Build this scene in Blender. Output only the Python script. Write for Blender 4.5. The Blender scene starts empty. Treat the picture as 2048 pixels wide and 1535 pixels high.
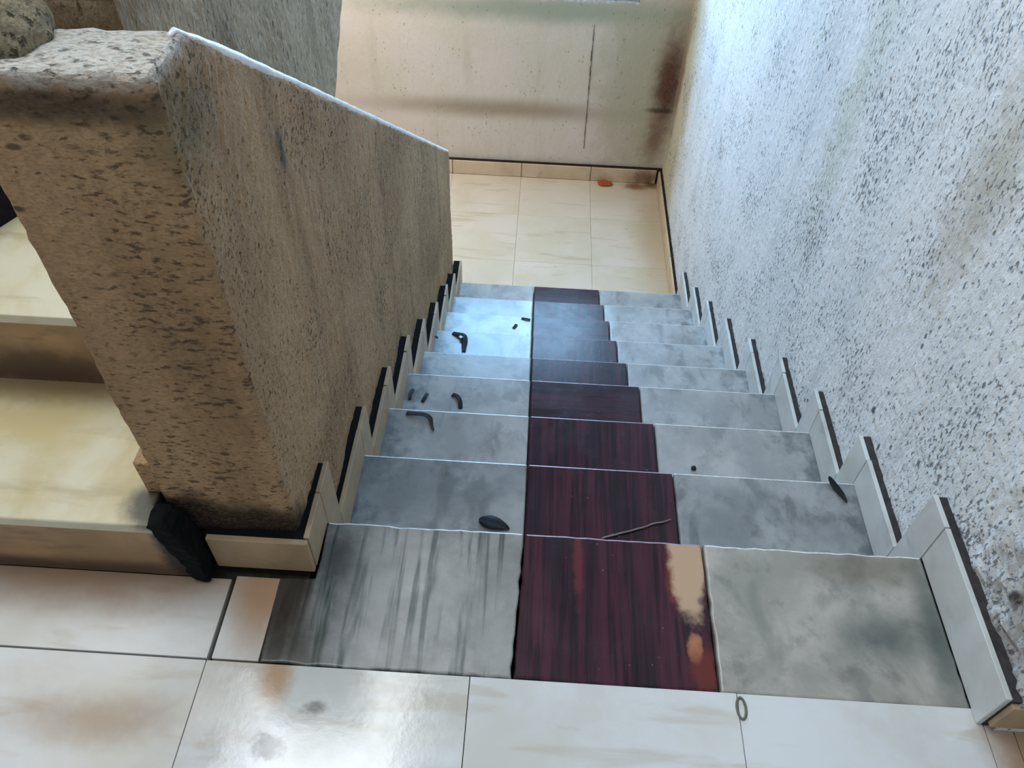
import bpy, bmesh, math, random
from mathutils import Vector, Matrix, noise

random.seed(7)
scene = bpy.context.scene
COL = scene.collection

def lin(r, g, b):
    def f(c):
        c /= 255.0
        return c / 12.92 if c <= 0.04045 else ((c + 0.055) / 1.055) ** 2.4
    return (f(r), f(g), f(b), 1.0)

# ------------------------------------------------------------------ camera
YAW, PITCH, ROLL, FPX = -0.0248, 0.8373, 0.0388, 1591.83
fw = Vector((math.sin(YAW) * math.cos(PITCH), math.cos(YAW) * math.cos(PITCH), -math.sin(PITCH)))
r0 = Vector((math.cos(YAW), -math.sin(YAW), 0))
u0 = r0.cross(fw)
rt = r0 * math.cos(ROLL) + u0 * math.sin(ROLL)
up = -r0 * math.sin(ROLL) + u0 * math.cos(ROLL)
cam_data = bpy.data.cameras.new('camera')
cam = bpy.data.objects.new('camera', cam_data)
COL.objects.link(cam)
M = Matrix(((rt.x, up.x, -fw.x, -0.0411), (rt.y, up.y, -fw.y, -0.8331), (rt.z, up.z, -fw.z, 1.3619), (0, 0, 0, 1)))
cam.matrix_world = M
cam_data.sensor_width = 36.0
cam_data.lens = FPX / 2048 * 36.0
cam_data.clip_start = 0.02
scene.camera = cam

# ------------------------------------------------------------------ light and exposure
scene.view_settings.view_transform = 'Standard'
scene.view_settings.look = 'None'
scene.view_settings.exposure = 0.0
scene.view_settings.gamma = 1.0
scene.view_settings.use_curve_mapping = False

world = bpy.data.worlds.new('sky')
scene.world = world
world.use_nodes = True
bg = world.node_tree.nodes['Background']
bg.inputs['Color'].default_value = (0.80, 0.90, 1.0, 1)
bg.inputs['Strength'].default_value = 0.45

def area(name, loc, aim, sx, sy, power, color):
    l = bpy.data.lights.new(name, 'AREA')
    l.shape = 'RECTANGLE'; l.size = sx; l.size_y = sy; l.energy = power; l.color = color
    o = bpy.data.objects.new(name, l); COL.objects.link(o)
    o.location = loc
    o.rotation_euler = (Vector(aim) - Vector(loc)).to_track_quat('-Z', 'Y').to_euler()
    return o
# daylight through the tall stair window in the back wall, plus added lights out of view
area('window_daylight', (0.17, 3.72, 0.94), (0.17, 0.0, 0.94), 0.60, 1.88, 60, (0.36, 0.66, 1.0))
area('window_daylight', (-0.42, 3.72, 1.02), (-0.42, 0.0, 1.02), 0.48, 1.70, 42, (0.26, 0.58, 1.0))  # added light at the unseen second window, for blue sheen on the treads
o = area('stairwell_fill', (-1.04, 0.7, 3.2), (-1.04, 0.7, 0.0), 0.9, 2.6, 66, (0.96, 0.98, 1.0))  # added overhead area light, its opening unseen; brightens the upper floor
o.rotation_euler = (0, 0, 0)
area('landing_warm_fill', (-1.6, 3.1, 0.2), (-0.1, 3.3, -1.65), 0.5, 0.5, 13, (1.0, 0.86, 0.70))  # added warm fill out of view, no lamp known on the landing

# ------------------------------------------------------------------ dimensions (metres)
H = 0.1835
NY = [0.0, 0.3033, 0.5892, 0.8834, 1.1827, 1.5024, 1.8179, 2.1059, 2.3953]
NZ = [0.0, -0.1816, -0.3440, -0.5182, -0.7245, -0.9274, -1.1153, -1.2788, -1.4342]
ZL = -1.6515
XL, XR, PL, PR = -0.4154, 0.751, -0.0242, 0.3228
WR = 0.777          # right wall plane
YB = 3.778          # back wall plane
SB = -0.288         # back edge of the marble landing slabs

# ------------------------------------------------------------------ node helpers
class NT:
    def __init__(self, name):
        self.m = bpy.data.materials.new(name); self.m.use_nodes = True
        self.t = self.m.node_tree
        self.b = self.t.nodes['Principled BSDF']
        self.geo = self.t.nodes.new('ShaderNodeNewGeometry')
    def new(self, k): return self.t.nodes.new(k)
    def link(self, a, b): self.t.links.new(a, b)
    def pos(self, scale=(1, 1, 1), rot=(0, 0, 0), offset=None, rnd=False):
        mp = self.new('ShaderNodeMapping')
        mp.inputs['Rotation'].default_value = rot
        mp.inputs['Scale'].default_value = scale
        src = self.geo.outputs['Position']
        if rnd:
            oi = self.new('ShaderNodeObjectInfo')
            mu = self.new('ShaderNodeVectorMath'); mu.operation = 'MULTIPLY_ADD'
            mu.inputs[1].default_value = (37.0, 23.0, 11.0)
            self.link(oi.outputs['Random'], mu.inputs[0])
            self.link(src, mu.inputs[2])
            src = mu.outputs[0]
        self.link(src, mp.inputs['Vector'])
        if offset: mp.inputs['Location'].default_value = offset
        return mp.outputs['Vector']
    def noise(self, vec, scale, detail=4, rough=0.6, dist=0.0):
        n = self.new('ShaderNodeTexNoise')
        n.inputs['Scale'].default_value = scale; n.inputs['Detail'].default_value = detail
        n.inputs['Roughness'].default_value = rough; n.inputs['Distortion'].default_value = dist
        self.link(vec, n.inputs['Vector'])
        return n.outputs['Fac']
    def voro(self, vec, scale):
        n = self.new('ShaderNodeTexVoronoi'); n.inputs['Scale'].default_value = scale
        self.link(vec, n.inputs['Vector'])
        return n.outputs['Distance']
    def ramp(self, fac, a, b, lo=0.0, hi=1.0):
        n = self.new('ShaderNodeMapRange'); n.interpolation_type = 'SMOOTHSTEP'
        n.inputs['From Min'].default_value = a; n.inputs['From Max'].default_value = b
        n.inputs['To Min'].default_value = lo; n.inputs['To Max'].default_value = hi
        self.link(fac, n.inputs['Value'])
        return n.outputs['Result']
    def math(self, op, a, b=None):
        n = self.new('ShaderNodeMath'); n.operation = op
        for i, v in enumerate((a, b)):
            if v is None: continue
            if isinstance(v, (int, float)): n.inputs[i].default_value = v
            else: self.link(v, n.inputs[i])
        return n.outputs[0]
    def mix(self, fac, a, b):
        n = self.new('ShaderNodeMix'); n.data_type = 'RGBA'
        if isinstance(fac, (int, float)): n.inputs['Factor'].default_value = fac
        else: self.link(fac, n.inputs['Factor'])
        for s, v in (('A', a), ('B', b)):
            sock = [i for i in n.inputs if i.name == s and i.type == 'RGBA'][0]
            if isinstance(v, tuple): sock.default_value = v
            else: self.link(v, sock)
        return [o for o in n.outputs if o.type == 'RGBA'][0]
    def xyz(self):
        if not hasattr(self, '_sep'):
            s = self.new('ShaderNodeSeparateXYZ'); self.link(self.geo.outputs['Position'], s.inputs[0]); self._sep = s
        return self._sep.outputs['X'], self._sep.outputs['Y'], self._sep.outputs['Z']
    def blob(self, c, r, soft=0.5, wob=0.5, wscale=12):
        """soft elliptical colour patch at c with radii r, edge broken up by noise"""
        mp = self.new('ShaderNodeVectorMath'); mp.operation = 'SUBTRACT'
        self.link(self.geo.outputs['Position'], mp.inputs[0]); mp.inputs[1].default_value = c
        dv = self.new('ShaderNodeVectorMath'); dv.operation = 'DIVIDE'
        self.link(mp.outputs[0], dv.inputs[0]); dv.inputs[1].default_value = r
        ln = self.new('ShaderNodeVectorMath'); ln.operation = 'LENGTH'
        self.link(dv.outputs[0], ln.inputs[0])
        w = self.noise(self.pos(), wscale, 4, 0.65)
        d = self.math('ADD', ln.outputs['Value'], self.math('MULTIPLY', self.math('SUBTRACT', w, 0.5), wob * 2))
        return self.ramp(d, 1.0 - soft, 1.0 + soft * 0.4, 1.0, 0.0)
    def done(self, col, rough, bump=None, bstr=0.3, bdist=0.01, spec=0.5):
        if isinstance(col, tuple): self.b.inputs['Base Color'].default_value = col
        else: self.link(col, self.b.inputs['Base Color'])
        if isinstance(rough, (int, float)): self.b.inputs['Roughness'].default_value = rough
        else: self.link(rough, self.b.inputs['Roughness'])
        self.b.inputs['Specular IOR Level'].default_value = spec
        if bump is not None:
            n = self.new('ShaderNodeBump'); n.inputs['Strength'].default_value = bstr
            n.inputs['Distance'].default_value = bdist
            self.link(bump, n.inputs['Height']); self.link(n.outputs['Normal'], self.b.inputs['Normal'])
        return self.m

def plaster(name, base, blotch, dirt, speck, streak=0.5, blotchy=0.6, speck_lo=0.60, speck_amt=0.8,
            fine=130, stretch=0.45, flat=1.0, grain=0.45, bstr=0.6, stains_and_tints=(), rough=0.85, spec=0.25):
    k = NT(name)
    n_big = k.noise(k.pos(), 2.2, 5, 0.6)
    col = k.mix(k.ramp(n_big, 0.40, 0.66, 0, blotchy), base, blotch)
    st = k.noise(k.pos(scale=(9, 9, 0.9)), 1.0, 5, 0.65)
    col = k.mix(k.ramp(st, 0.50, 0.72, 0, streak), col, dirt)
    for colr, amt, c, r, soft, wob, ws in stains_and_tints:
        col = k.mix(k.math('MULTIPLY', k.blob(c, r, soft, wob, ws), amt), col, colr)
    pv = k.pos(scale=(flat, 1, stretch))
    sp = k.noise(pv, fine, 3, 0.6)
    gr = k.noise(pv, fine * 2.2, 3, 0.6)
    col = k.mix(k.ramp(gr, 0.40, 0.66, 0, grain), col, dirt)
    dens = k.noise(k.pos(), 4.0, 3, 0.6)
    spm = k.ramp(k.math('ADD', sp, k.math('MULTIPLY', k.math('SUBTRACT', dens, 0.5), 0.45)), speck_lo, speck_lo + 0.15, 0, 1)
    holes = k.ramp(k.voro(k.pos(scale=(flat, 1, max(0.6, stretch))), 34), 0.10, 0.20, 1, 0)
    holes = k.math('MULTIPLY', holes, k.ramp(k.noise(k.pos(), 9, 2, 0.5), 0.50, 0.60))
    pit = k.math('MAXIMUM', spm, holes)
    col = k.mix(k.math('MULTIPLY', pit, speck_amt), col, speck)
    hgt = k.math('SUBTRACT', k.noise(pv, fine * 0.7, 4, 0.65), k.math('MULTIPLY', pit, 0.5))
    return k.done(col, rough, hgt, bstr, 0.006, spec)

def marble(name, c1, c2, vein, vrot=0.0, vscale=(30, 4, 10), vamt=0.6, vlo=0.56, rough=0.3, stains_and_tints=(), cloud=5.0, wear=0.5,
           grime=None, grime_amt=0.5, rnd=True, bstr=0.05, ends=None):
    k = NT(name)
    cl = k.noise(k.pos(rnd=rnd), cloud, 6, 0.62, 0.3)
    col = k.mix(k.ramp(cl, 0.36, 0.64), c1, c2)
    v = k.noise(k.pos(scale=vscale, rot=(0, 0, vrot), rnd=rnd), 1.0, 4, 0.55, 0.5)
    col = k.mix(k.ramp(v, vlo, vlo + 0.14, 0, vamt), col, vein)
    if grime:
        g = k.noise(k.pos(rnd=rnd), cloud * 2.2, 5, 0.65)
        col = k.mix(k.ramp(g, 0.52, 0.70, 0, grime_amt), col, grime)
    if ends:      # dirt swept into the ends of the treads
        w = k.noise(k.pos(rnd=rnd), 16, 4, 0.65)
        dx = k.math('ABSOLUTE', k.math('SUBTRACT', k.xyz()[0], 0.168))
        d = k.math('ADD', dx, k.math('MULTIPLY', k.math('SUBTRACT', w, 0.5), 0.55))
        col = k.mix(k.ramp(d, 0.50, 0.66, 0, 0.75), col, ends)
    for colr, amt, c, r, soft, wob, ws in stains_and_tints:
        col = k.mix(k.math('MULTIPLY', k.blob(c, r, soft, wob, ws), amt), col, colr)
    rn = k.ramp(k.noise(k.pos(rnd=rnd), 14, 4, 0.6), 0.25, 0.75, max(0.05, rough - 0.03), rough + 0.09)
    return k.done(col, rn, k.noise(k.pos(), 55, 4, 0.6), bstr, 0.004, 0.75)

def purple(name, along_y=True, stains_and_tints=()):
    k = NT(name)
    sc = (75, 3.0, 20) if along_y else (3.0, 75, 20)
    v = k.noise(k.pos(scale=sc, rnd=True), 1.0, 5, 0.65, 0.4)
    col = k.mix(k.ramp(v, 0.36, 0.62), lin(30, 15, 25), lin(70, 31, 46))
    v2 = k.noise(k.pos(scale=tuple(s * 0.35 for s in sc), rnd=True), 1.0, 3, 0.5)
    col = k.mix(k.ramp(v2, 0.52, 0.66, 0, 0.7), col, lin(30, 22, 34))
    for colr, amt, c, r, soft, wob, ws in stains_and_tints:
        col = k.mix(k.math('MULTIPLY', k.blob(c, r, soft, wob, ws), amt), col, colr)
    sp = k.ramp(k.voro(k.pos(), 55), 0.05, 0.10, 1, 0)
    sp = k.math('MULTIPLY', sp, k.ramp(k.noise(k.pos(), 11, 2), 0.55, 0.62))
    col = k.mix(k.math('MULTIPLY', sp, 0.6), col, lin(185, 150, 150))
    rn = k.ramp(k.noise(k.pos(rnd=True), 14, 4, 0.6), 0.25, 0.75, 0.19, 0.29)
    return k.done(col, rn, k.noise(k.pos(), 60, 4, 0.6), 0.05, 0.004, 0.36)

def plain(name, c, rough=0.7, spec=0.3, metal=0.0):
    k = NT(name)
    n = k.noise(k.pos(), 60, 4, 0.6)
    dk = tuple(v * 0.7 for v in c[:3]) + (1.0,)
    k.b.inputs['Metallic'].default_value = metal
    return k.done(k.mix(k.ramp(n, 0.35, 0.65), dk, c), rough, n, 0.2, 0.003, spec)

# ------------------------------------------------------------------ materials
M_ = {}
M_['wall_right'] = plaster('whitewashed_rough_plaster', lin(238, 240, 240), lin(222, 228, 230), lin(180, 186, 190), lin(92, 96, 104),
    streak=0.40, speck_lo=0.555, speck_amt=0.85, fine=125, stretch=0.5, grain=0.28, bstr=0.7,
    stains_and_tints=((lin(205, 188, 140), 0.75, (0.777, 3.75, -1.2), (0.2, 0.55, 1.3), 0.5, 0.25, 7),  # yellowed plaster plus warm landing light put into the colour
            (lin(120, 70, 45), 0.75, (0.777, 3.72, -0.95), (0.1, 0.10, 0.42), 0.8, 0.5, 12),
            (lin(120, 112, 104), 0.7, (0.777, -0.25, 0.28), (0.1, 0.17, 0.36), 0.9, 0.9, 26),
            (lin(168, 150, 110), 0.5, (0.777, 0.45, 0.55), (0.1, 0.10, 0.30), 0.9, 0.9, 18),
            (lin(52, 38, 28), 0.9, (0.777, 0.415, -0.043), (0.05, 0.012, 0.013), 0.5, 0.5, 60),
            (lin(60, 50, 40), 0.9, (0.777, 0.33, -0.075), (0.05, 0.006, 0.014), 0.5, 0.5, 60),
            (lin(44, 36, 30), 0.9, (0.777, -0.177, 0.181), (0.05, 0.014, 0.016), 0.5, 0.5, 60),
            (lin(176, 186, 160), 0.4, (0.777, 1.15, 0.30), (0.1, 0.10, 0.45), 0.9, 0.7, 14)))
M_['wall_back'] = plaster('cream_plaster', lin(224, 210, 198), lin(212, 202, 178), lin(184, 172, 152), lin(110, 98, 80),
    streak=0.3, speck_lo=0.66, speck_amt=0.45, fine=60, stretch=0.7, grain=0.15, bstr=0.3,
    stains_and_tints=((lin(150, 128, 100), 0.75, (-0.30, YB, -1.19), (0.95, 0.2, 0.075), 0.9, 0.2, 5),  # soft brown band across the back wall
            (lin(152, 160, 138), 0.8, (0.0, YB, -0.57), (1.3, 0.2, 0.085), 0.8, 0.35, 8),
            (lin(176, 170, 142), 0.75, (0.56, YB, -0.95), (0.32, 0.2, 0.75), 0.7, 0.5, 9),
            (lin(96, 52, 34), 0.95, (0.72, YB, -0.98), (0.10, 0.2, 0.36), 0.8, 0.4, 14),
            (lin(60, 44, 34), 0.9, (0.70, YB, -1.15), (0.10, 0.2, 0.022), 0.8, 0.3, 20),
            (lin(120, 80, 55), 0.7, (0.69, YB, -1.36), (0.08, 0.2, 0.18), 0.9, 0.5, 18)))
M_['parapet'] = plaster('dirty_brown_plaster', lin(176, 144, 108), lin(148, 118, 86), lin(112, 88, 62), lin(52, 42, 32),
    streak=0.55, blotchy=0.8, speck_lo=0.575, speck_amt=0.75, fine=120, stretch=1.1, flat=0.5, bstr=0.8,
    stains_and_tints=((lin(8, 10, 11), 1.0, (-0.625, -0.09, 0.09), (0.085, 0.12, 0.125), 0.4, 0.45, 22),
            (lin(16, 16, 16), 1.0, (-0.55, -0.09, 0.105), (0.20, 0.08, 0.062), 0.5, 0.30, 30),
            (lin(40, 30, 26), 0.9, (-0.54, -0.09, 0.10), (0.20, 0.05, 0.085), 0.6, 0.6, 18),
            (lin(40, 35, 32), 0.85, (-0.55, -0.09, 0.925), (0.22, 0.06, 0.028), 0.7, 0.5, 30),  # darker band just below the pier's top edge
            (lin(84, 84, 62), 0.7, (-0.45, -0.03, 0.88), (0.05, 0.09, 0.07), 0.8, 0.5, 18),
            (lin(52, 62, 60), 0.8, (-0.437, 0.24, 0.68), (0.05, 0.016, 0.045), 0.7, 0.4, 18),
            (lin(200, 204, 200), 0.9, (-0.58, -0.02, 1.0), (0.40, 0.30, 0.056), 0.4, 0.30, 40)))  # paler pier top, the light falling on it put into colour
M_['flight_side'] = plaster('stained_grey_plaster', lin(176, 158, 132), lin(146, 132, 106), lin(94, 84, 66), lin(50, 44, 34),
    streak=0.75, blotchy=0.8, speck_lo=0.60, speck_amt=0.7, fine=100, stretch=0.5, bstr=0.7,
    stains_and_tints=((lin(110, 86, 56), 0.8, (-0.53, 0.14, 0.96), (0.05, 0.16, 0.07), 0.8, 0.6, 20),))
M_['tile'] = marble('cream_floor_marble', lin(216, 219, 220), lin(205, 204, 196), lin(180, 166, 142), vrot=0.6, vscale=(3.5, 22, 8),
    vamt=0.40, rough=0.12, cloud=3.0,
    stains_and_tints=((lin(146, 112, 78), 0.85, (-0.85, -0.125, 0), (0.5, 0.10, 0.1), 0.8, 0.3, 8),
            (lin(176, 136, 96), 0.8, (-0.50, -0.15, 0), (0.06, 0.13, 0.1), 0.7, 0.3, 12),
            (lin(178, 138, 92), 0.8, (-0.44, -0.315, 0), (0.035, 0.05, 0.1), 0.7, 0.5, 24),
            (lin(96, 88, 70), 0.7, (-0.362, -0.36, 0), (0.022, 0.014, 0.1), 0.6, 0.8, 50),
            (lin(70, 74, 76), 0.7, (-0.425, -0.425, 0), (0.03, 0.022, 0.1), 0.6, 0.9, 60),
            (lin(150, 120, 84), 0.6, (-0.72, -0.40, 0), (0.16, 0.05, 0.1), 0.9, 0.6, 10),
            (lin(150, 118, 80), 0.85, (0.95, -0.40, 0), (0.20, 0.3, 0.1), 0.3, 0.2, 8)))  # tan floor past the wall end, its shade also put into colour
M_['tile_low'] = marble('peach_floor_marble', lin(228, 210, 190), lin(218, 202, 174), lin(190, 166, 130), vrot=0.2, vscale=(3, 20, 8),
    vamt=0.45, rough=0.3, cloud=3.0,
    stains_and_tints=((lin(120, 60, 24), 0.9, (0.62, 3.70, ZL), (0.10, 0.05, 0.2), 0.8, 0.5, 24),
            (lin(52, 30, 22), 0.95, (0.72, 3.72, ZL), (0.06, 0.05, 0.2), 0.8, 0.4, 24),
            (lin(186, 150, 104), 0.6, (0.72, 3.1, ZL), (0.16, 0.9, 0.2), 0.9, 0.4, 6)))
M_['slab_left'] = marble('green_veined_marble', lin(150, 150, 146), lin(112, 114, 111), lin(36, 60, 54), vrot=0.33, vscale=(34, 2.2, 10),
    vamt=0.9, vlo=0.485, rough=0.26, cloud=6, rnd=False,
    stains_and_tints=((lin(38, 30, 22), 0.92, (-0.47, -0.15, 0), (0.075, 0.15, 0.1), 0.6, 0.4, 12),
            (lin(44, 42, 30), 0.7, (-0.44, -0.27, 0), (0.08, 0.07, 0.1), 0.7, 0.5, 16),
            (lin(30, 36, 44), 0.7, (-0.37, -0.08, 0), (0.05, 0.06, 0.1), 0.8, 0.6, 14)))
M_['slab_right'] = marble('clouded_grey_marble', lin(176, 172, 163), lin(146, 145, 136), lin(108, 112, 106), vrot=0.9, vscale=(9, 7, 10), grime=lin(104, 106, 98), grime_amt=0.55,
    vamt=0.5, vlo=0.52, rough=0.28, cloud=7, rnd=False,
    stains_and_tints=((lin(70, 82, 80), 0.7, (0.63, -0.17, 0), (0.10, 0.05, 0.1), 0.9, 0.5, 12),
            (lin(62, 76, 72), 0.8, (0.735, -0.16, 0), (0.035, 0.2, 0.1), 0.9, 0.3, 12),
            (lin(98, 88, 70), 0.6, (0.63, -0.03, 0), (0.12, 0.05, 0.1), 0.9, 0.5, 14)))
M_['slab_purple'] = purple('purple_sandstone_patched', True,
    stains_and_tints=((lin(120, 52, 40), 0.8, (0.262, -0.06, 0), (0.016, 0.09, 0.1), 0.6, 0.7, 26),
            (lin(190, 160, 132), 0.95, (0.289, -0.030, 0), (0.036, 0.140, 0.1), 0.3, 0.45, 24),
            (lin(180, 120, 90), 0.85, (0.290, -0.215, 0), (0.014, 0.030, 0.1), 0.4, 0.7, 34),
            (lin(112, 44, 36), 0.7, (0.30, -0.25, 0), (0.03, 0.05, 0.1), 0.6, 0.8, 30),
            (lin(112, 50, 48), 0.6, (0.08, -0.06, 0), (0.012, 0.08, 0.1), 0.6, 0.8, 30)))
M_['purple_y'] = purple('purple_sandstone', True)
M_['purple_x'] = purple('purple_sandstone_cross_cut', False)
M_['tread'] = marble('grey_white_marble', lin(176, 176, 174), lin(148, 149, 148), lin(96, 102, 103), vrot=0.5, vscale=(14, 6, 10),
    vamt=0.45, vlo=0.54, rough=0.2, cloud=5.5, grime=lin(110, 106, 98), grime_amt=0.4, ends=lin(84, 92, 94))
M_['tread_dirty'] = marble('soiled_grey_marble', lin(158, 160, 160), lin(122, 126, 128), lin(66, 76, 78), vrot=0.5, vscale=(14, 6, 10),
    vamt=0.5, vlo=0.52, rough=0.26, cloud=6, grime=lin(72, 72, 70), grime_amt=0.5, ends=lin(70, 78, 80))
M_['tread_up'] = marble('yellowed_marble', lin(206, 202, 178), lin(188, 174, 128), lin(140, 124, 84), vrot=0.4, vscale=(3, 14, 6),
    vamt=0.35, rough=0.35, cloud=4, rnd=False,
    stains_and_tints=((lin(110, 88, 52), 0.85, (-0.95, 0.16, H), (0.5, 0.055, 0.1), 0.9, 0.3, 8),
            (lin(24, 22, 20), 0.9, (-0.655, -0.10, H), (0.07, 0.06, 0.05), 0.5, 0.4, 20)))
M_['riser_up'] = marble('stained_brown_marble', lin(172, 136, 96), lin(148, 116, 80), lin(104, 76, 50), vrot=0.0, vscale=(5, 5, 24),
    vamt=0.5, rough=0.5, cloud=6, rnd=False,
    stains_and_tints=((lin(64, 40, 28), 0.85, (-0.95, -0.12, 0.015), (0.8, 0.1, 0.035), 0.7, 0.4, 10),
            (lin(58, 34, 24), 0.9, (-0.98, 0.17, H + 0.03), (0.35, 0.1, 0.07), 0.8, 0.6, 14),
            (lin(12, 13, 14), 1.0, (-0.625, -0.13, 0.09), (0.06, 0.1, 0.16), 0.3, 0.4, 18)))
M_['worn_lit_edge'] = plain('worn_lit_marble_edge', lin(226, 226, 222), 0.3, 0.7)  # pale wear and the window-lit edge line both put into colour
M_['worn_lit_purple'] = plain('worn_lit_purple_edge', lin(168, 140, 156), 0.3, 0.7)
M_['riser_dark'] = plain('dark_shaded_riser', lin(30, 26, 36), 0.8, 0.2)  # third step's shadow put into this dark colour
M_['skirt'] = marble('white_skirting_marble', lin(212, 216, 214), lin(196, 198, 194), lin(144, 142, 134), vrot=0.3, vscale=(8, 8, 8), vamt=0.35, rough=0.35, cloud=6)
M_['skirt_brown'] = marble('tan_skirting_marble', lin(176, 150, 116), lin(158, 134, 104), lin(118, 98, 74), vrot=0.3, vscale=(8, 8, 8), vamt=0.4, rough=0.45, cloud=7)
M_['skirt_low'] = marble('peach_skirting_marble', lin(220, 196, 164), lin(204, 178, 144), lin(150, 116, 82), vrot=0.3, vscale=(8, 8, 8), vamt=0.4, rough=0.4, cloud=6,
    stains_and_tints=((lin(90, 50, 26), 0.85, (0.66, YB, ZL + 0.05), (0.12, 0.1, 0.08), 0.8, 0.5, 20),))
M_['grime'] = plain('black_grime_mortar', lin(70, 68, 68), 0.95, 0.1)
M_['grime_dark'] = plain('black_tarry_mortar', lin(16, 18, 19), 0.9, 0.15)
M_['screed'] = plain('dark_joint_mortar', lin(62, 58, 48), 0.95, 0.1)
M_['concrete'] = plain('concrete', lin(120, 116, 108), 0.9, 0.2)
M_['black_plastic'] = plain('black_plastic_scrap', lin(12, 15, 22), 0.6, 0.3)
M_['leaf'] = plain('dark_dry_leaf', lin(26, 34, 34), 0.6, 0.3)
M_['brown_leaf'] = plain('brown_dry_leaf', lin(60, 50, 50), 0.7, 0.3)
M_['white_glint'] = plain('white_highlight', lin(235, 240, 245), 0.6, 0.3)
M_['twig'] = plain('pale_twig', lin(150, 132, 136), 0.6, 0.3)
M_['orange'] = plain('orange_wrapper', lin(190, 84, 30), 0.5, 0.4)
M_['frame'] = plain('dark_window_frame', lin(58, 60, 62), 0.5, 0.4)

def glass_mat():
    k = NT('window_glass')
    k.b.inputs['Transmission Weight'].default_value = 1.0
    k.b.inputs['Roughness'].default_value = 0.0
    k.b.inputs['IOR'].default_value = 1.05
    k.b.inputs['Base Color'].default_value = (0.97, 0.99, 1, 1)
    return k.m
M_['glass'] = glass_mat()

# ------------------------------------------------------------------ object helpers
def tag(o, label=None, cat=None, group=None, kind=None):
    if label: o['label'] = label
    if cat: o['category'] = cat
    if group: o['group'] = group
    if kind: o['kind'] = kind
    return o
def empty(name, loc=(0, 0, 0)):
    o = bpy.data.objects.new(name, None); COL.objects.link(o); o.location = loc
    o.empty_display_size = 0.1
    return o
def obj(name, bm, mat, parent=None, smooth=False):
    me = bpy.data.meshes.new(name)
    bm.normal_update(); bm.to_mesh(me); bm.free()
    if smooth:
        for p in me.polygons: p.use_smooth = True
    me.materials.append(mat)
    o = bpy.data.objects.new(name, me); COL.objects.link(o)
    if parent:
        o.parent = parent
        o.matrix_parent_inverse = Matrix.Translation(parent.location).inverted()
    return o
def box_bm(x0, x1, y0, y1, z0, z1, bev=0.0, seg=2, bm=None):
    own = bm is None
    if own: bm = bmesh.new()
    vs = [bm.verts.new((x, y, z)) for x in (x0, x1) for y in (y0, y1) for z in (z0, z1)]
    fs = [(0, 1, 3, 2), (4, 6, 7, 5), (0, 4, 5, 1), (2, 3, 7, 6), (0, 2, 6, 4), (1, 5, 7, 3)]
    nf = [bm.faces.new([vs[i] for i in f]) for f in fs]
    if bev > 0:
        es = list({e for f in nf for e in f.edges})
        bmesh.ops.bevel(bm, geom=es, offset=bev, segments=seg, profile=0.5, affect='EDGES')
    return bm
def prism_bm(poly, axis, a, b, bev=0.0, seg=2):
    """extrude a 2-D outline along an axis: poly holds the two other coordinates in x,y,z order"""
    bm = bmesh.new()
    def pt(p, v):
        q = list(p); q.insert(axis, v); return q
    A = [bm.verts.new(pt(p, a)) for p in poly]; B = [bm.verts.new(pt(p, b)) for p in poly]
    n = len(poly)
    bm.faces.new(A); bm.faces.new(B[::-1])
    for i in range(n): bm.faces.new((A[i], B[i], B[(i + 1) % n], A[(i + 1) % n]))
    bmesh.ops.recalc_face_normals(bm, faces=bm.faces)
    if bev: bmesh.ops.bevel(bm, geom=bm.edges[:], offset=bev, segments=seg, profile=0.5, affect='EDGES')
    return bm
def grid_cut(bm, step, bounds):
    for ax, (lo, hi) in enumerate(bounds):
        if lo is None: continue
        v = lo
        no = [0, 0, 0]; no[ax] = 1
        while v <= hi:
            co = [0, 0, 0]; co[ax] = v
            bmesh.ops.bisect_plane(bm, geom=bm.verts[:] + bm.edges[:] + bm.faces[:], plane_co=co, plane_no=no, dist=1e-5)
            v += step
def roughen(bm, amp, freq, amp2=0.0, freq2=8.0, where=None):
    bm.normal_update()
    mv = []
    for v in bm.verts:
        n = noise.noise(v.co * freq) * amp + noise.noise(v.co * freq * 2.3 + Vector((9, 3, 5))) * amp * 0.6
        n += noise.noise(v.co * freq2) * amp2
        if where: n *= where(v.co)
        mv.append(v.normal * n)
    for v, d in zip(bm.verts, mv): v.co += d

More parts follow.
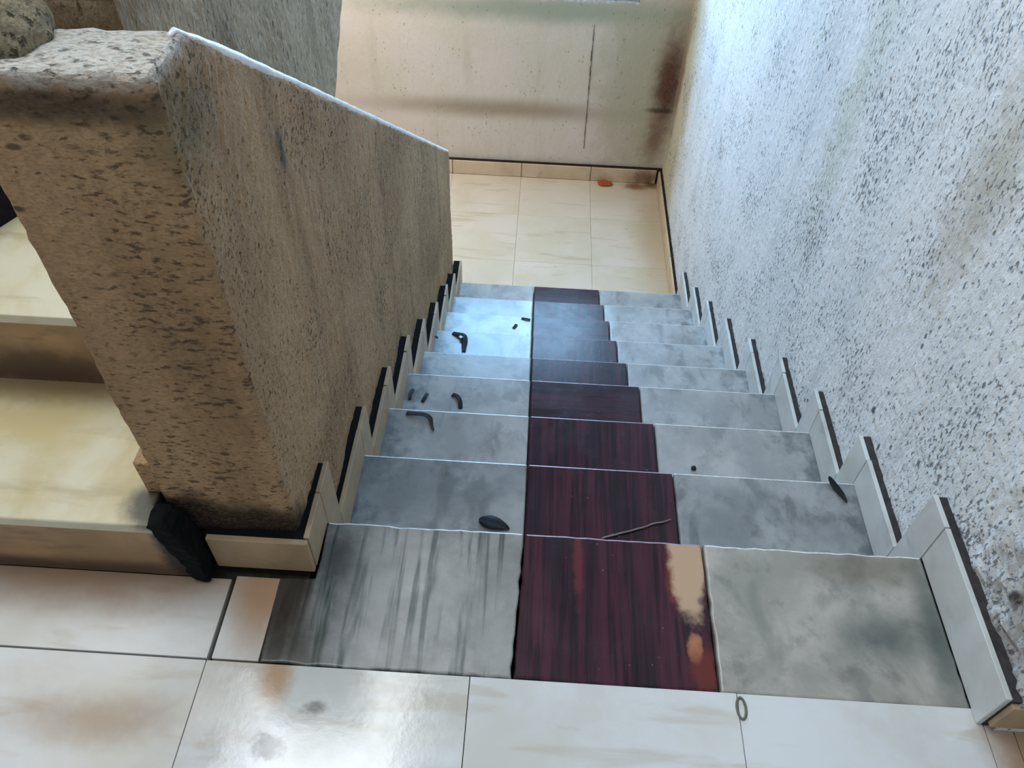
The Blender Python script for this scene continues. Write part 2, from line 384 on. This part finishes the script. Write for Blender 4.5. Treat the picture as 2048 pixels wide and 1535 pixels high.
# ------------------------------------------------------------------ setting: walls
def wall_grid(name, mat, u0, u1, v0, v1, step, place, amp, freq, boost=None):
    nu, nv = int((u1 - u0) / step) + 1, int((v1 - v0) / step) + 1
    verts, faces = [], []
    for j in range(nv + 1):
        for i in range(nu + 1):
            u = u0 + (u1 - u0) * i / nu; v = v0 + (v1 - v0) * j / nv
            p = place(u, v, 0.0)
            n = noise.noise(p * freq) * amp + noise.noise(p * freq * 2.6) * amp * 0.6 + noise.noise(p * 5) * amp
            if boost: n += boost(p)
            verts.append(place(u, v, n))
    for j in range(nv):
        for i in range(nu):
            a = j * (nu + 1) + i
            faces.append((a, a + 1, a + nu + 2, a + nu + 1))
    # close the slab behind the rough face so the wall has thickness
    me = bpy.data.meshes.new(name)
    n0 = len(verts)
    back = [place(u, v, -0.2) for u, v in ((u0, v0), (u1, v0), (u1, v1), (u0, v1))]
    verts += back
    bot = list(range(0, nu + 1)); top = [nv * (nu + 1) + i for i in range(nu + 1)]
    lef = [j * (nu + 1) for j in range(nv + 1)]; rig = [j * (nu + 1) + nu for j in range(nv + 1)]
    faces.append((n0, n0 + 3, n0 + 2, n0 + 1))
    faces.append(tuple(bot[::-1] + [n0, n0 + 1])); faces.append(tuple(top + [n0 + 2, n0 + 3]))
    faces.append(tuple(lef + [n0 + 3, n0])); faces.append(tuple(rig[::-1] + [n0 + 1, n0 + 2]))
    me.from_pydata([tuple(v) for v in verts], [], faces)
    me.materials.append(mat)
    me.update()
    o = bpy.data.objects.new(name, me); COL.objects.link(o)
    return o

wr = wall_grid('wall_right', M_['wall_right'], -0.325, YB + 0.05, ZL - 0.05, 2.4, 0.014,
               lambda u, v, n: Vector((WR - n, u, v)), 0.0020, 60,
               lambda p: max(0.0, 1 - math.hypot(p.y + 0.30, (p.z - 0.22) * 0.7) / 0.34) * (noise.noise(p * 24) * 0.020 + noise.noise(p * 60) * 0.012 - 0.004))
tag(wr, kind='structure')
# back wall is built round the stair window
WX0, WX1, WZ0, WZ1 = -0.14, 0.478, -0.510, 1.9
VX0, VX1, VZ0 = -0.67, -0.17, 0.12  # added second window out of view, put in for the tread reflections
wb = empty('wall_back', (0, YB, ZL)); tag(wb, kind='structure')
for a, b, c, d in ((-1.74, WR + 0.02, ZL - 0.05, WZ0), (-1.74, WX0, WZ0, VZ0), (-1.74, VX0, VZ0, 2.4), (VX1, WX0, VZ0, 2.4),
                   (WX1, WR + 0.02, WZ0, 2.4), (VX0, VX1, WZ1, 2.4), (WX0, WX1, WZ1, 2.4)):
    o = wall_grid('plaster_face', M_['wall_back'], a, b, c, d, 0.03, lambda u, v, n: Vector((u, YB - n, v)), 0.0009, 26)
    o.parent = wb; o.matrix_parent_inverse = Matrix.Translation(wb.location).inverted()
wl = obj('wall_left', box_bm(-1.95, -1.75, -2.6, YB + 0.2, ZL - 0.05, 2.4), M_['wall_back']); tag(wl, kind='structure')
# crack in the back wall plaster, a thin recessed-looking ridge of old filler
bm = bmesh.new()
px, pz = 0.238, -0.64
for i in range(26):
    nx = 0.238 + 0.012 * (i / 25) + noise.noise(Vector((i * 0.7, 1, 2))) * 0.006; nz = -0.64 - 0.8 * (i + 1) / 26
    w = 0.0010 + 0.0012 * abs(noise.noise(Vector((i * 0.9, 4, 4))))
    box_bm(min(px, nx) - w, max(px, nx) + w, YB - 0.0035, YB + 0.004, nz, pz, bm=bm)
    px, pz = nx, nz
obj('wall_crack', bm, plain('dark_crack', lin(120, 104, 84), 0.95, 0.1), wb)

for nm, x0, x1, z0 in (('window_1', WX0, WX1, WZ0), ('window_added', VX0, VX1, VZ0)):
    win = empty(nm, ((x0 + x1) / 2, YB, z0)); tag(win, kind='structure')
    for a in ((x0, x1, z0, z0 + 0.035), (x0, x1, WZ1 - 0.035, WZ1), (x0, x0 + 0.03, z0 + 0.035, WZ1 - 0.035),
              (x1 - 0.03, x1, z0 + 0.035, WZ1 - 0.035)):
        obj('window_frame', box_bm(a[0], a[1], YB + 0.06, YB + 0.10, a[2], a[3], 0.004), M_['frame'], win)
    obj('window_pane', box_bm(x0 + 0.03, x1 - 0.03, YB + 0.078, YB + 0.082, z0 + 0.035, WZ1 - 0.035), M_['glass'], win)
    obj('window_sill', box_bm(x0, x1, YB + 0.0, YB + 0.06, z0 - 0.012, z0 + 0.004, 0.003), plain('pale_sill', lin(214, 214, 208), 0.5), win)
win = bpy.data.objects['window_1']
obj('window_latch', box_bm(0.27, 0.44, YB + 0.02, YB + 0.055, WZ0 + 0.006, WZ0 + 0.05, 0.01), M_['frame'], win)

# ------------------------------------------------------------------ setting: upper floor
fl = obj('floor', box_bm(-1.75, 2.2, -2.6, -0.02, -0.20, -0.022), M_['screed']); tag(fl, kind='structure')
TW = 0.4595
g = 0.0007
def floor_tile(x0, x1, y0, y1):
    return obj('floor_tile', box_bm(x0 + g, x1 - g, y0 + g, y1 - g, -0.022, 0.0 + random.uniform(-0.0005, 0.0004), 0.0007, 1), M_['tile'], fl)
cols = [-0.567 + TW * k for k in range(-3, 6)]
for k in range(len(cols) - 1):
    x0, x1 = cols[k], cols[k + 1]
    if x0 < -1.75: x0 = -1.75
    for r in range(0, 5):
        y1 = SB - 0.002 - TW * r; y0 = y1 - TW
        if abs(cols[k] - 0.352) < 0.02:
            floor_tile(x0, 0.764, y0, y1); floor_tile(0.764, x1, y0, y1)
        else: floor_tile(x0, x1, y0, y1)
# cut row beside the marble landing slabs
floor_tile(-1.486, -1.0265, SB, -0.135); floor_tile(-1.0265, -0.567, SB, -0.135)
floor_tile(-0.560, -0.477, SB, -0.128)
# floor beyond the end of the right wall
floor_tile(0.80, 1.27, SB, 0.2)

# lower landing
fl2 = obj('floor', box_bm(-1.75, WR, 2.385, YB, ZL - 0.2, ZL - 0.022), plain('tan_joint_mortar', lin(150, 124, 92), 0.95, 0.1)); tag(fl2, kind='structure')
ys = [2.40, 2.862, 3.318, 3.738]
xs = [-1.75, -1.518, -1.061, -0.604, -0.147, 0.310, 0.752]
for i in range(len(xs) - 1):
    for j in range(3):
        obj('floor_tile', box_bm(xs[i] + 0.0006, xs[i + 1] - 0.0006, ys[j] + 0.0005, ys[j + 1] - 0.0005, ZL - 0.022,
            ZL + random.uniform(-0.0003, 0.0003), 0.0005, 1), M_['tile_low'], fl2)

# ------------------------------------------------------------------ stairs going down
st = empty('staircase', (0, 1.2, ZL))
tag(st, 'stairs going down, grey marble treads with a purple stripe up the middle', 'staircase')
SL = 0.022           # slab thickness
def slab(name, poly, z, mat, parent, jit=0.0):
    """slab with a lightly broken outline"""
    pts = []
    n = len(poly)
    for i in range(n):
        a, b = Vector(poly[i]), Vector(poly[(i + 1) % n])
        L = (b - a).length
        m = max(1, int(L / 0.02)) if jit else 1
        nrm = Vector((-(b - a).y, (b - a).x)).normalized()
        for k in range(m):
            p = a.lerp(b, k / m)
            if jit and k: p += nrm * noise.noise(Vector((p.x * 45, p.y * 45, 3.3))) * jit
            pts.append((p.x, p.y))
    bm = prism_bm(pts, 2, z - SL, z)
    es = [e for e in bm.edges if all(v.co.z > z - 1e-5 for v in e.verts)]
    bmesh.ops.bevel(bm, geom=es, offset=0.0046, segments=3, profile=0.5, affect='EDGES')
    return obj(name, bm, mat, parent)
def worn_lit_nosing(o, mat):  # paints the nosing bevel pale: wear plus a window glint
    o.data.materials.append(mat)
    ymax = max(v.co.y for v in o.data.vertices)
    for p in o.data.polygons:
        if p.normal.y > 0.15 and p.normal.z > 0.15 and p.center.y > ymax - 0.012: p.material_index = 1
# top step: three landing slabs
stp = obj('step', box_bm(-0.43, XR + 0.006, SB + 0.005, -0.014, -0.22, -SL), M_['concrete'], st)
worn_lit_nosing(slab('tread_slab', [(-0.4755, SB), (PL - 0.012, SB - 0.001), (PL - 0.003, 0.0), (XL, 0.0), (XL + 0.001, -0.123), (-0.486, -0.126)], 0.0, M_['slab_left'], stp, 0.004), M_['worn_lit_edge'])
worn_lit_nosing(slab('tread_slab', [(PL - 0.009, SB - 0.001), (PR - 0.001, SB - 0.003), (PR - 0.001, 0.0), (PL, 0.0)], 0.0, M_['slab_purple'], stp, 0.0025), M_['worn_lit_purple'])
worn_lit_nosing(slab('tread_slab', [(PR + 0.003, SB - 0.003), (XR + 0.001, SB - 0.004), (XR - 0.001, 0.0), (PR + 0.003, 0.0)], 0.0, M_['slab_right'], stp, 0.003), M_['worn_lit_edge'])
dirty = {1: ('tread_dirty', 'tread_dirty'), 2: ('tread', 'tread'), 3: ('tread', 'tread')}
for i in range(1, 9):
    y0, y1, z = NY[i - 1], NY[i], NZ[i]
    zb = (NZ[i + 1] if i < 8 else ZL) - 0.02
    stp = obj('step', box_bm(XL - 0.008, XR + 0.006, y0 - 0.012, y1 - 0.030, zb - 0.12, z - SL), M_['concrete'], st)
    ml, mr = dirty.get(i, ('tread', 'tread'))
    mp = M_['purple_x'] if i in (3, 6, 8) else M_['purple_y']
    for a, b, mt in ((XL - 0.010, PL - 0.0012, M_[ml]), (PL + 0.0012, PR - 0.0012, mp), (PR + 0.0012, XR + 0.008, M_[mr])):
        o = obj('tread_slab', box_bm(a, b, y0 - 0.010, y1, z - SL, z, 0.0050, 3), mt, stp)
        worn_lit_nosing(o, M_['worn_lit_purple'] if mt.name.startswith('purple') else M_['worn_lit_edge'])
for i in range(0, 9):
    zt = NZ[i] - SL; zb = NZ[i + 1] if i < 8 else ZL
    par = [c for c in st.children if c.name.split('.')[0] == 'step'][i]
    for a, b, mt in ((XL - 0.010, PL - 0.001, M_['tread']), (PL + 0.001, PR - 0.001, M_['purple_y']), (PR + 0.001, XR + 0.008, M_['tread'])):
        obj('riser_slab', box_bm(a, b, NY[i] - 0.028, NY[i] - 0.012, zb + 0.001, zt - 0.0005), mt, par)

# ------------------------------------------------------------------ skirting along the stairs
SK, TT = 0.092, 0.074
def stair_skirting(name, xa, xb, m0, m1, sign, mat, top, ystart):
    bb = empty(name, (xa, 0, 0)); tag(bb, kind='structure')
    lo, hi = min(xa, xb), max(xa, xb)
    for i in range(0, 9):
        ya = ystart if i == 0 else NY[i - 1] + TT
        z = NZ[i]
        zn = NZ[i + 1] if i < 8 else ZL
        s = SK + random.uniform(-0.006, 0.006) + (0.012 if i == 0 else 0)
        # piece along the tread, then the piece standing against the riser and reaching past the nosing
        obj('skirting_tile', box_bm(lo, hi, ya + 0.0015, NY[i] - 0.001, z + 0.0005, z + s, 0.0012, 1), mat, bb)
        obj('skirting_tile', box_bm(lo, hi, NY[i] + 0.001, NY[i] + TT, zn + 0.0005, z + s + random.uniform(-0.004, 0.004), 0.0012, 1), mat, bb)
        obj('mortar_bed', box_bm(min(m0, m1), max(m0, m1), ya, NY[i] + TT - 0.003, zn - 0.01, z + s - 0.004), top, bb)
    return bb
br = stair_skirting('baseboard_right', XR, XR + 0.010, XR + 0.010, WR + 0.004, 1, M_['skirt'], M_['grime'], -0.318)
# return of the right skirting round the end of the wall
obj('skirting_tile', box_bm(XR + 0.012, 1.3, -0.327, -0.317, 0.016, 0.098, 0.0012, 1), M_['skirt_brown'], br)
obj('mortar_bed', box_bm(XR + 0.012, 1.3, -0.317, -0.300, 0.0, 0.094), M_['grime_dark'], br)
bl = stair_skirting('baseboard_left', XL, XL - 0.010, XL - 0.010, XL - 0.042, -1, M_['skirt_brown'], M_['grime_dark'], -0.100)
# front skirting of the parapet
obj('skirting_tile', box_bm(-0.600, XL - 0.001, -0.112, -0.101, 0.002, 0.100, 0.0012, 1), M_['skirt_brown'], bl)
obj('mortar_bed', box_bm(-0.607, XL - 0.012, -0.101, -0.080, 0.0, 0.096), M_['grime_dark'], bl)

# lower landing skirting
bk = empty('baseboard_back', (0, YB, ZL)); tag(bk, kind='structure')
jx = [-1.75, -1.518, -1.061, -0.604, -0.147, 0.310, 0.742]
for i in range(len(jx) - 1):
    obj('skirting_tile', box_bm(jx[i] + 0.002, jx[i + 1] - 0.002, YB - 0.040, YB - 0.029, ZL + 0.001, ZL + 0.098, 0.0012, 1), M_['skirt_low'], bk)
obj('mortar_bed', box_bm(-1.75, WR, YB - 0.029, YB + 0.002, ZL, ZL + 0.097), plain('brown_grime_mortar', lin(58, 46, 36), 0.95, 0.1), bk)
b2 = empty('baseboard_landing', (XR, 3.0, ZL)); tag(b2, kind='structure')
for a, b in ((NY[8] + TT + 0.004, 2.862), (2.862, 3.318), (3.318, YB - 0.041)):
    obj('skirting_tile', box_bm(XR, XR + 0.010, a + 0.001, b - 0.001, ZL + 0.001, ZL + 0.098, 0.0012, 1), M_['skirt_low'], b2)
obj('mortar_bed', box_bm(XR + 0.010, WR + 0.004, NY[8] + TT + 0.004, YB, ZL, ZL + 0.094), plain('brown_grime_mortar', lin(58, 46, 36), 0.95, 0.1), b2)

# ------------------------------------------------------------------ parapet between the flights
PZ = 0.965
par = empty('parapet', (-0.5, 0.0, 0.0))
tag(par, 'brown rough-plastered parapet wall with a bright sloping top edge, left of the purple-striped stairs', 'parapet')
# pier at the head of the stairs and the thin wall running down with the steps: one body, L-shaped from above
Z_END = -0.655
def parapet_bm():
    foot = [(-0.437, -0.085), (-0.437, 0.012), (-0.455, 2.40), (-0.532, 2.40), (-0.530, 0.062), (-0.659, 0.062), (-0.659, -0.085)]
    bm = prism_bm(foot, 2, ZL, PZ)
    no = Vector((0, -(Z_END - PZ), 2.388)).normalized()
    geo = bm.verts[:] + bm.edges[:] + bm.faces[:]
    r = bmesh.ops.bisect_plane(bm, geom=geo, plane_co=(0, 0.012, PZ), plane_no=no, clear_outer=True, dist=1e-6)
    bmesh.ops.holes_fill(bm, edges=[e for e in bm.edges if e.is_boundary], sides=0)
    bmesh.ops.recalc_face_normals(bm, faces=bm.faces)
    es = [e for e in bm.edges if len(e.link_faces) == 2 and e.calc_face_angle(0) > 0.5 and
          all(v.co.z > Z_END - 0.02 and v.co.z > PZ - 0.02 - 0.7 * max(0, v.co.y) for v in e.verts)]
    es += [e for e in bm.edges if all(v.co.y < -0.08 for v in e.verts) and abs(e.verts[0].co.z - e.verts[1].co.z) > 0.5]
    bmesh.ops.bevel(bm, geom=list(set(es)), offset=0.009, segments=3, profile=0.5, affect='EDGES')
    grid_cut(bm, 0.014, ((None, None), (-0.08, 2.39), (-1.64, 0.955)))
    grid_cut(bm, 0.016, ((-0.65, -0.445), (None, None), (None, None)))
    roughen(bm, 0.0026, 55, 0.004, 6)
    return bm
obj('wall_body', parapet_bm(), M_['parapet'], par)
# added pale bead, window glare along the sloping top edge put into colour
bm = bmesh.new()
prev = None
for i in range(181):
    t = i / 180
    c = Vector((-0.4455 - 0.018 * t, 0.000 + 2.398 * t, PZ + 0.001 + (Z_END - PZ) * max(0.0, (t - 0.005) / 0.995)))
    r = 0.0088 * min(1.0, 0.35 + i / 14) + 0.0014 * noise.noise(Vector((t * 60, 2, 2)))
    c += Vector((0, 0, 0.0012 * noise.noise(Vector((t * 90, 7, 2)))))
    ring = [bm.verts.new(c + Vector((math.cos(q) * r, 0.55 * math.sin(q) * r, 0.84 * math.sin(q) * r))) for q in [k * math.pi / 4 for k in range(8)]]
    if prev:
        for k in range(8): bm.faces.new((prev[k], prev[(k + 1) % 8], ring[(k + 1) % 8], ring[k]))
    else: bm.faces.new(ring)
    prev = ring
bm.faces.new(prev[::-1])
bmesh.ops.recalc_face_normals(bm, faces=bm.faces)
tag(obj('rim_glare_bead', bm, plaster('pale_rim_glare', lin(240, 240, 242), lin(222, 224, 226), lin(190, 190, 188), lin(150, 150, 150),
    speck_lo=0.66, speck_amt=0.4, grain=0.2, bstr=0.4, rough=0.35, spec=0.6), par, True), 'pale glare bead added along the parapet edge')
# lump of broken plaster on the pier top
bm = bmesh.new()
bmesh.ops.create_icosphere(bm, subdivisions=5, radius=1.0)
for v in bm.verts:
    v.co = Vector((-0.640 + v.co.x * 0.066, -0.012 + v.co.y * 0.066, PZ - 0.005 + max(-0.4, v.co.z) * 0.052))
roughen(bm, 0.010, 26, 0.014, 14)
obj('plaster_lump', bm, plaster('rough_broken_plaster', lin(150, 140, 116), lin(110, 96, 72), lin(84, 78, 62), lin(40, 34, 26),
    speck_lo=0.54, fine=90, stretch=1.0, bstr=1.0), par)

# ------------------------------------------------------------------ flight going up on the left
uf = empty('upper_staircase', (-1.2, 0, 0))
tag(uf, 'stairs going up at far left, cream treads over brown-stained risers', 'staircase')
UX0, UX1 = -1.742, -0.669
UY = [-0.135, 0.168, 0.470, 0.772, 1.074, 1.376, 1.678, 1.98, 2.28]
for k in range(len(UY) - 1):
    z = H * (k + 1)
    y0, y1 = UY[k], UY[k + 1]
    if k == 2: break
    s = obj('step', box_bm(UX0, UX1, y0 + 0.012, y1 + 0.03, max(-0.02, z - 2 * H), z - SL), M_['concrete'], uf)
    xe = -0.634 if k == 0 else UX1
    if k == 0:
        slab('tread_slab', [(UX0, y0 - 0.008), (xe - 0.014, y0 - 0.008), (xe - 0.012, -0.098), (UX1, -0.098), (UX1, y1 + 0.012), (UX0, y1 + 0.012)], z, M_['tread_up'], s)
        lump = prism_bm([(-0.604, 0.001), (-0.606, 0.085), (-0.624, H - 0.02), (-0.640, H + 0.006), (-0.668, H + 0.005), (-0.660, H - 0.03), (-0.640, 0.05), (-0.634, 0.001)],
                        1, y0 - 0.012, -0.098, 0.004)
        grid_cut(lump, 0.012, ((-0.66, -0.604), (-0.14, -0.10), (0.005, 0.19)))
        roughen(lump, 0.0035, 90, 0.003, 30)
        obj('tar_smear', lump, M_['grime_dark'], s)
    else:
        obj('tread_slab', box_bm(UX0, UX1, y0 - 0.008, y1 + 0.012, z - SL, z, 0.0025, 2), M_['tread_up'], s)
    obj('riser_slab', box_bm(UX0, xe, y0, y0 + 0.012, z - H + 0.001, z - SL - 0.0005), M_['riser_up'], s)
# third step turns: its riser runs on the diagonal, shadow put into the dark colour
s = obj('step', prism_bm([(-1.742, 0.00), (-1.11, 0.385), (-0.93, 0.80), (-0.672, 1.3), (-1.742, 1.3)], 2, 2 * H - 0.02, 3 * H - SL), M_['riser_dark'], uf)
slab('tread_slab', [(-1.742, -0.01), (-1.105, 0.38), (-0.925, 0.80), (-0.672, 1.3), (-1.742, 1.3)], 3 * H, M_['riser_dark'], s)
# skirting on the parapet beside the first tread
b3 = empty('baseboard_flight', (-0.66, 0, H)); tag(b3, kind='structure')
obj('skirting_tile', box_bm(-0.690, -0.658, -0.075, 0.130, H + 0.001, H + 0.085, 0.002, 1), M_['parapet'], b3)

# side of the flight going up: parapet and waist slab, seen over the sloping wall
sd = empty('upper_parapet', (-0.6, 0.5, 0.5))
tag(sd, 'streaky grey plaster side of the flight going up, seen over the sloping parapet top', 'wall')
side = [(0.10, 0.38), (0.10, PZ - 0.01), (0.10, 1.30), (2.6, 2.9), (2.6, 1.69), (1.171, 0.521), (0.974, 0.360), (0.72, 0.34)]
bm = prism_bm(side, 0, -0.655, -0.549, 0)
grid_cut(bm, 0.016, ((None, None), (0.08, 2.0), (0.10, 1.6)))
roughen(bm, 0.0024, 34, 0.004, 6)
obj('flight_side', bm, M_['flight_side'], sd)

# ------------------------------------------------------------------ litter on the steps
def strip(name, pts, w, mat, label, cat, group=None, th=0.0012, curl=0.003, parent=None):
    """thin curled strip or leaf following pts (x, y, z) with width w(t)"""
    bm = bmesh.new()
    P = [Vector(p) for p in pts]
    fine = []
    for i in range(len(P) - 1):
        a = P[max(0, i - 1)]; b = P[i]; c = P[i + 1]; d = P[min(len(P) - 1, i + 2)]
        for k in range(5):
            t = k / 5
            fine.append(0.5 * ((2 * b) + (c - a) * t + (2 * a - 5 * b + 4 * c - d) * t * t + (3 * b - a - 3 * c + d) * t ** 3))
    fine.append(P[-1])
    rows = []
    n = len(fine)
    for i, p in enumerate(fine):
        t = i / (n - 1)
        tan = (fine[min(n - 1, i + 1)] - fine[max(0, i - 1)]).normalized()
        sidev = Vector((-tan.y, tan.x, 0)).normalized()
        hw = w(t) / 2
        row = []
        for s in (-1, -0.4, 0.4, 1):
            row.append(p + sidev * hw * s + Vector((0, 0, curl * s * s * (0.4 + 0.6 * t))))
        rows.append(row)
    top = [[bm.verts.new(v + Vector((0, 0, th))) for v in r] for r in rows]
    bot = [[bm.verts.new(v) for v in r] for r in rows]
    for i in range(n - 1):
        for k in range(3):
            bm.faces.new((top[i][k], top[i + 1][k], top[i + 1][k + 1], top[i][k + 1]))
            bm.faces.new((bot[i][k], bot[i][k + 1], bot[i + 1][k + 1], bot[i + 1][k]))
        bm.faces.new((top[i][0], bot[i][0], bot[i + 1][0], top[i + 1][0]))
        bm.faces.new((top[i][3], top[i + 1][3], bot[i + 1][3], bot[i][3]))
    for r in (0, n - 1):
        for k in range(3):
            f = (top[r][k], top[r][k + 1], bot[r][k + 1], bot[r][k])
            bm.faces.new(f if r == 0 else f[::-1])
    bmesh.ops.recalc_face_normals(bm, faces=bm.faces)
    o = obj(name, bm, mat, parent, True)
    if label: tag(o, label, cat, group)
    return o
leafw = lambda m: (lambda t: 0.003 + m * math.sin(math.pi * min(1, max(0, t)) ** 0.8))
Z = lambda i, d=0.0008: NZ[i] + d
strip('dry_leaf', [(-0.128, 0.140, Z(1)), (-0.105, 0.132, Z(1, 0.006)), (-0.080, 0.126, Z(1, 0.004)), (-0.058, 0.118, Z(1))],
      leafw(0.030), M_['black_plastic'], 'dark blue-black scrap on the first step down, beside the purple stripe', 'scrap')
strip('dry_leaf', [(0.690, 0.308, Z(1) + 0.012), (0.700, 0.290, Z(1, 0.006)), (0.714, 0.268, Z(1)), (0.722, 0.245, Z(1))],
      leafw(0.014), M_['leaf'], 'narrow dark green leaf at the right end of the first step down', 'leaf')
strip('plastic_strip', [(-0.366, 0.572, Z(2)), (-0.340, 0.566, Z(2, 0.006)), (-0.312, 0.562, Z(2, 0.008)), (-0.297, 0.552, Z(2, 0.005)), (-0.290, 0.530, Z(2)), (-0.283, 0.515, Z(2))],
      lambda t: 0.013 if t < 0.6 else 0.013 - 0.024 * (t - 0.6), M_['brown_leaf'], 'long dark hooked strip on the second step down, far left', 'strip')
strip('plastic_strip', [(-0.268, 0.800, Z(3)), (-0.252, 0.792, Z(3, 0.005)), (-0.240, 0.772, Z(3, 0.005)), (-0.236, 0.745, Z(3))],
      lambda t: 0.013, M_['black_plastic'], 'curved black strip on the third step down, the larger bit there', 'strip')
strip('plastic_strip', [(-0.345, 0.800, Z(3)), (-0.350, 0.782, Z(3, 0.003)), (-0.356, 0.762, Z(3))],
      lambda t: 0.010, M_['black_plastic'], 'short straight black bit left of the curved strip on the third step down', 'strip')
strip('plastic_strip', [(-0.392, 0.815, Z(3)), (-0.397, 0.795, Z(3, 0.003)), (-0.396, 0.770, Z(3))],
      lambda t: 0.010, M_['brown_leaf'], 'dark bit against the left skirting on the third step down', 'strip')
pb = strip('plastic_strip', [(-0.350, 1.490, Z(5)), (-0.325, 1.478, Z(5, 0.006)), (-0.303, 1.466, Z(5, 0.009)), (-0.296, 1.442, Z(5, 0.006)), (-0.296, 1.420, Z(5, 0.003)), (-0.294, 1.385, Z(5))],
      lambda t: 0.014 + 0.012 * math.sin(math.pi * t), M_['black_plastic'], 'bent black plastic strip with an added white glint on a bluish step', 'strip')
strip('glint_fleck', [(-0.318, 1.462, Z(5, 0.013)), (-0.308, 1.452, Z(5, 0.014))], lambda t: 0.012, M_['white_glint'], None, None, parent=pb, curl=0.0)  # highlight on the bent strip, built as a small white sliver
strip('dry_leaf', [(-0.108, 1.730, Z(6)), (-0.100, 1.746, Z(6, 0.003)), (-0.094, 1.758, Z(6))], lambda t: 0.012, M_['brown_leaf'],
      'tiny dark speck of litter on the sixth step down, nearer its left edge', 'litter')
strip('dry_leaf', [(-0.075, 1.800, Z(6)), (-0.055, 1.795, Z(6, 0.003)), (-0.035, 1.792, Z(6))], lambda t: 0.010, M_['brown_leaf'],
      'faint brown scrap at the purple stripe on the sixth step down', 'litter')
strip('dry_leaf', [(-0.385, 1.262, Z(4) ), (-0.380, 1.255, Z(4, 0.002)), (-0.375, 1.250, Z(4))], lambda t: 0.010, M_['brown_leaf'],
      'small dark crumb by the left skirting halfway down the stairs', 'litter')
bm = bmesh.new(); bmesh.ops.create_icosphere(bm, subdivisions=3, radius=0.0065)
for v in bm.verts: v.co = Vector((0.417 + v.co.x, 0.439 + v.co.y * 1.2, Z(2, 0.0035) + v.co.z * 0.6))
roughen(bm, 0.0012, 120)
tag(obj('pebble', bm, M_['leaf'], None, True), 'small dark pebble on the right half of the second step down', 'pebble')
# twig
bm = bmesh.new()
a, b = Vector((0.148, 0.108, NZ[1] + 0.003)), Vector((0.307, 0.168, NZ[1] + 0.0045))
prev = None
for i in range(15):
    t = i / 14
    c = a.lerp(b, t) + Vector((noise.noise(Vector((t * 6, 0, 0))) * 0.003, noise.noise(Vector((t * 6, 5, 0))) * 0.003, 0.0))
    r = 0.0028 * (1 - 0.45 * t)
    ring = [bm.verts.new(c + Vector((-0.35 * math.cos(q) * r, 0.94 * math.cos(q) * r, math.sin(q) * r))) for q in [k * math.pi / 3 for k in range(6)]]
    if prev:
        for k in range(6): bm.faces.new((prev[k], prev[(k + 1) % 6], ring[(k + 1) % 6], ring[k]))
    else: bm.faces.new(ring)
    prev = ring
bm.faces.new(prev[::-1])
bmesh.ops.recalc_face_normals(bm, faces=bm.faces)
tag(obj('twig', bm, M_['twig'], None, True), 'thin pale twig lying across the purple stripe of the first step down', 'twig')
# crumpled orange wrapper on the lower landing
bm = bmesh.new(); bmesh.ops.create_icosphere(bm, subdivisions=4, radius=1)
for v in bm.verts: v.co = Vector((0.408 + v.co.x * 0.048, 3.700 + v.co.y * 0.030, ZL + 0.012 + v.co.z * 0.013))
roughen(bm, 0.007, 45, 0.004, 20)
for v in bm.verts: v.co.z = max(v.co.z, ZL + 0.001)
tag(obj('wrapper', bm, M_['orange']), 'crumpled orange wrapper on the lower landing against the back skirting', 'wrapper')
# chip of grey mortar at the tile joint on the upper floor
bm = bmesh.new()
ring0 = []
n, m = 20, 8
for i in range(n):
    a = 2 * math.pi * i / n
    c = Vector((0.3565 + 0.0075 * math.cos(a), -0.316 + 0.018 * math.sin(a), 0.0016))
    row = []
    for k in range(m):
        q = 2 * math.pi * k / m
        rr = 0.0024
        row.append(bm.verts.new(c + Vector((math.cos(a) * math.cos(q) * rr, math.sin(a) * math.cos(q) * rr, math.sin(q) * rr * 0.7))))
    ring0.append(row)
for i in range(n):
    for k in range(m):
        bm.faces.new((ring0[i][k], ring0[(i + 1) % n][k], ring0[(i + 1) % n][(k + 1) % m], ring0[i][(k + 1) % m]))
bmesh.ops.recalc_face_normals(bm, faces=bm.faces)
tag(obj('fibre_loop', bm, plain('grey_green_fibre', lin(112, 116, 100), 0.7), None, True), 'small grey-green loop lying on the floor tile joint', 'loop')
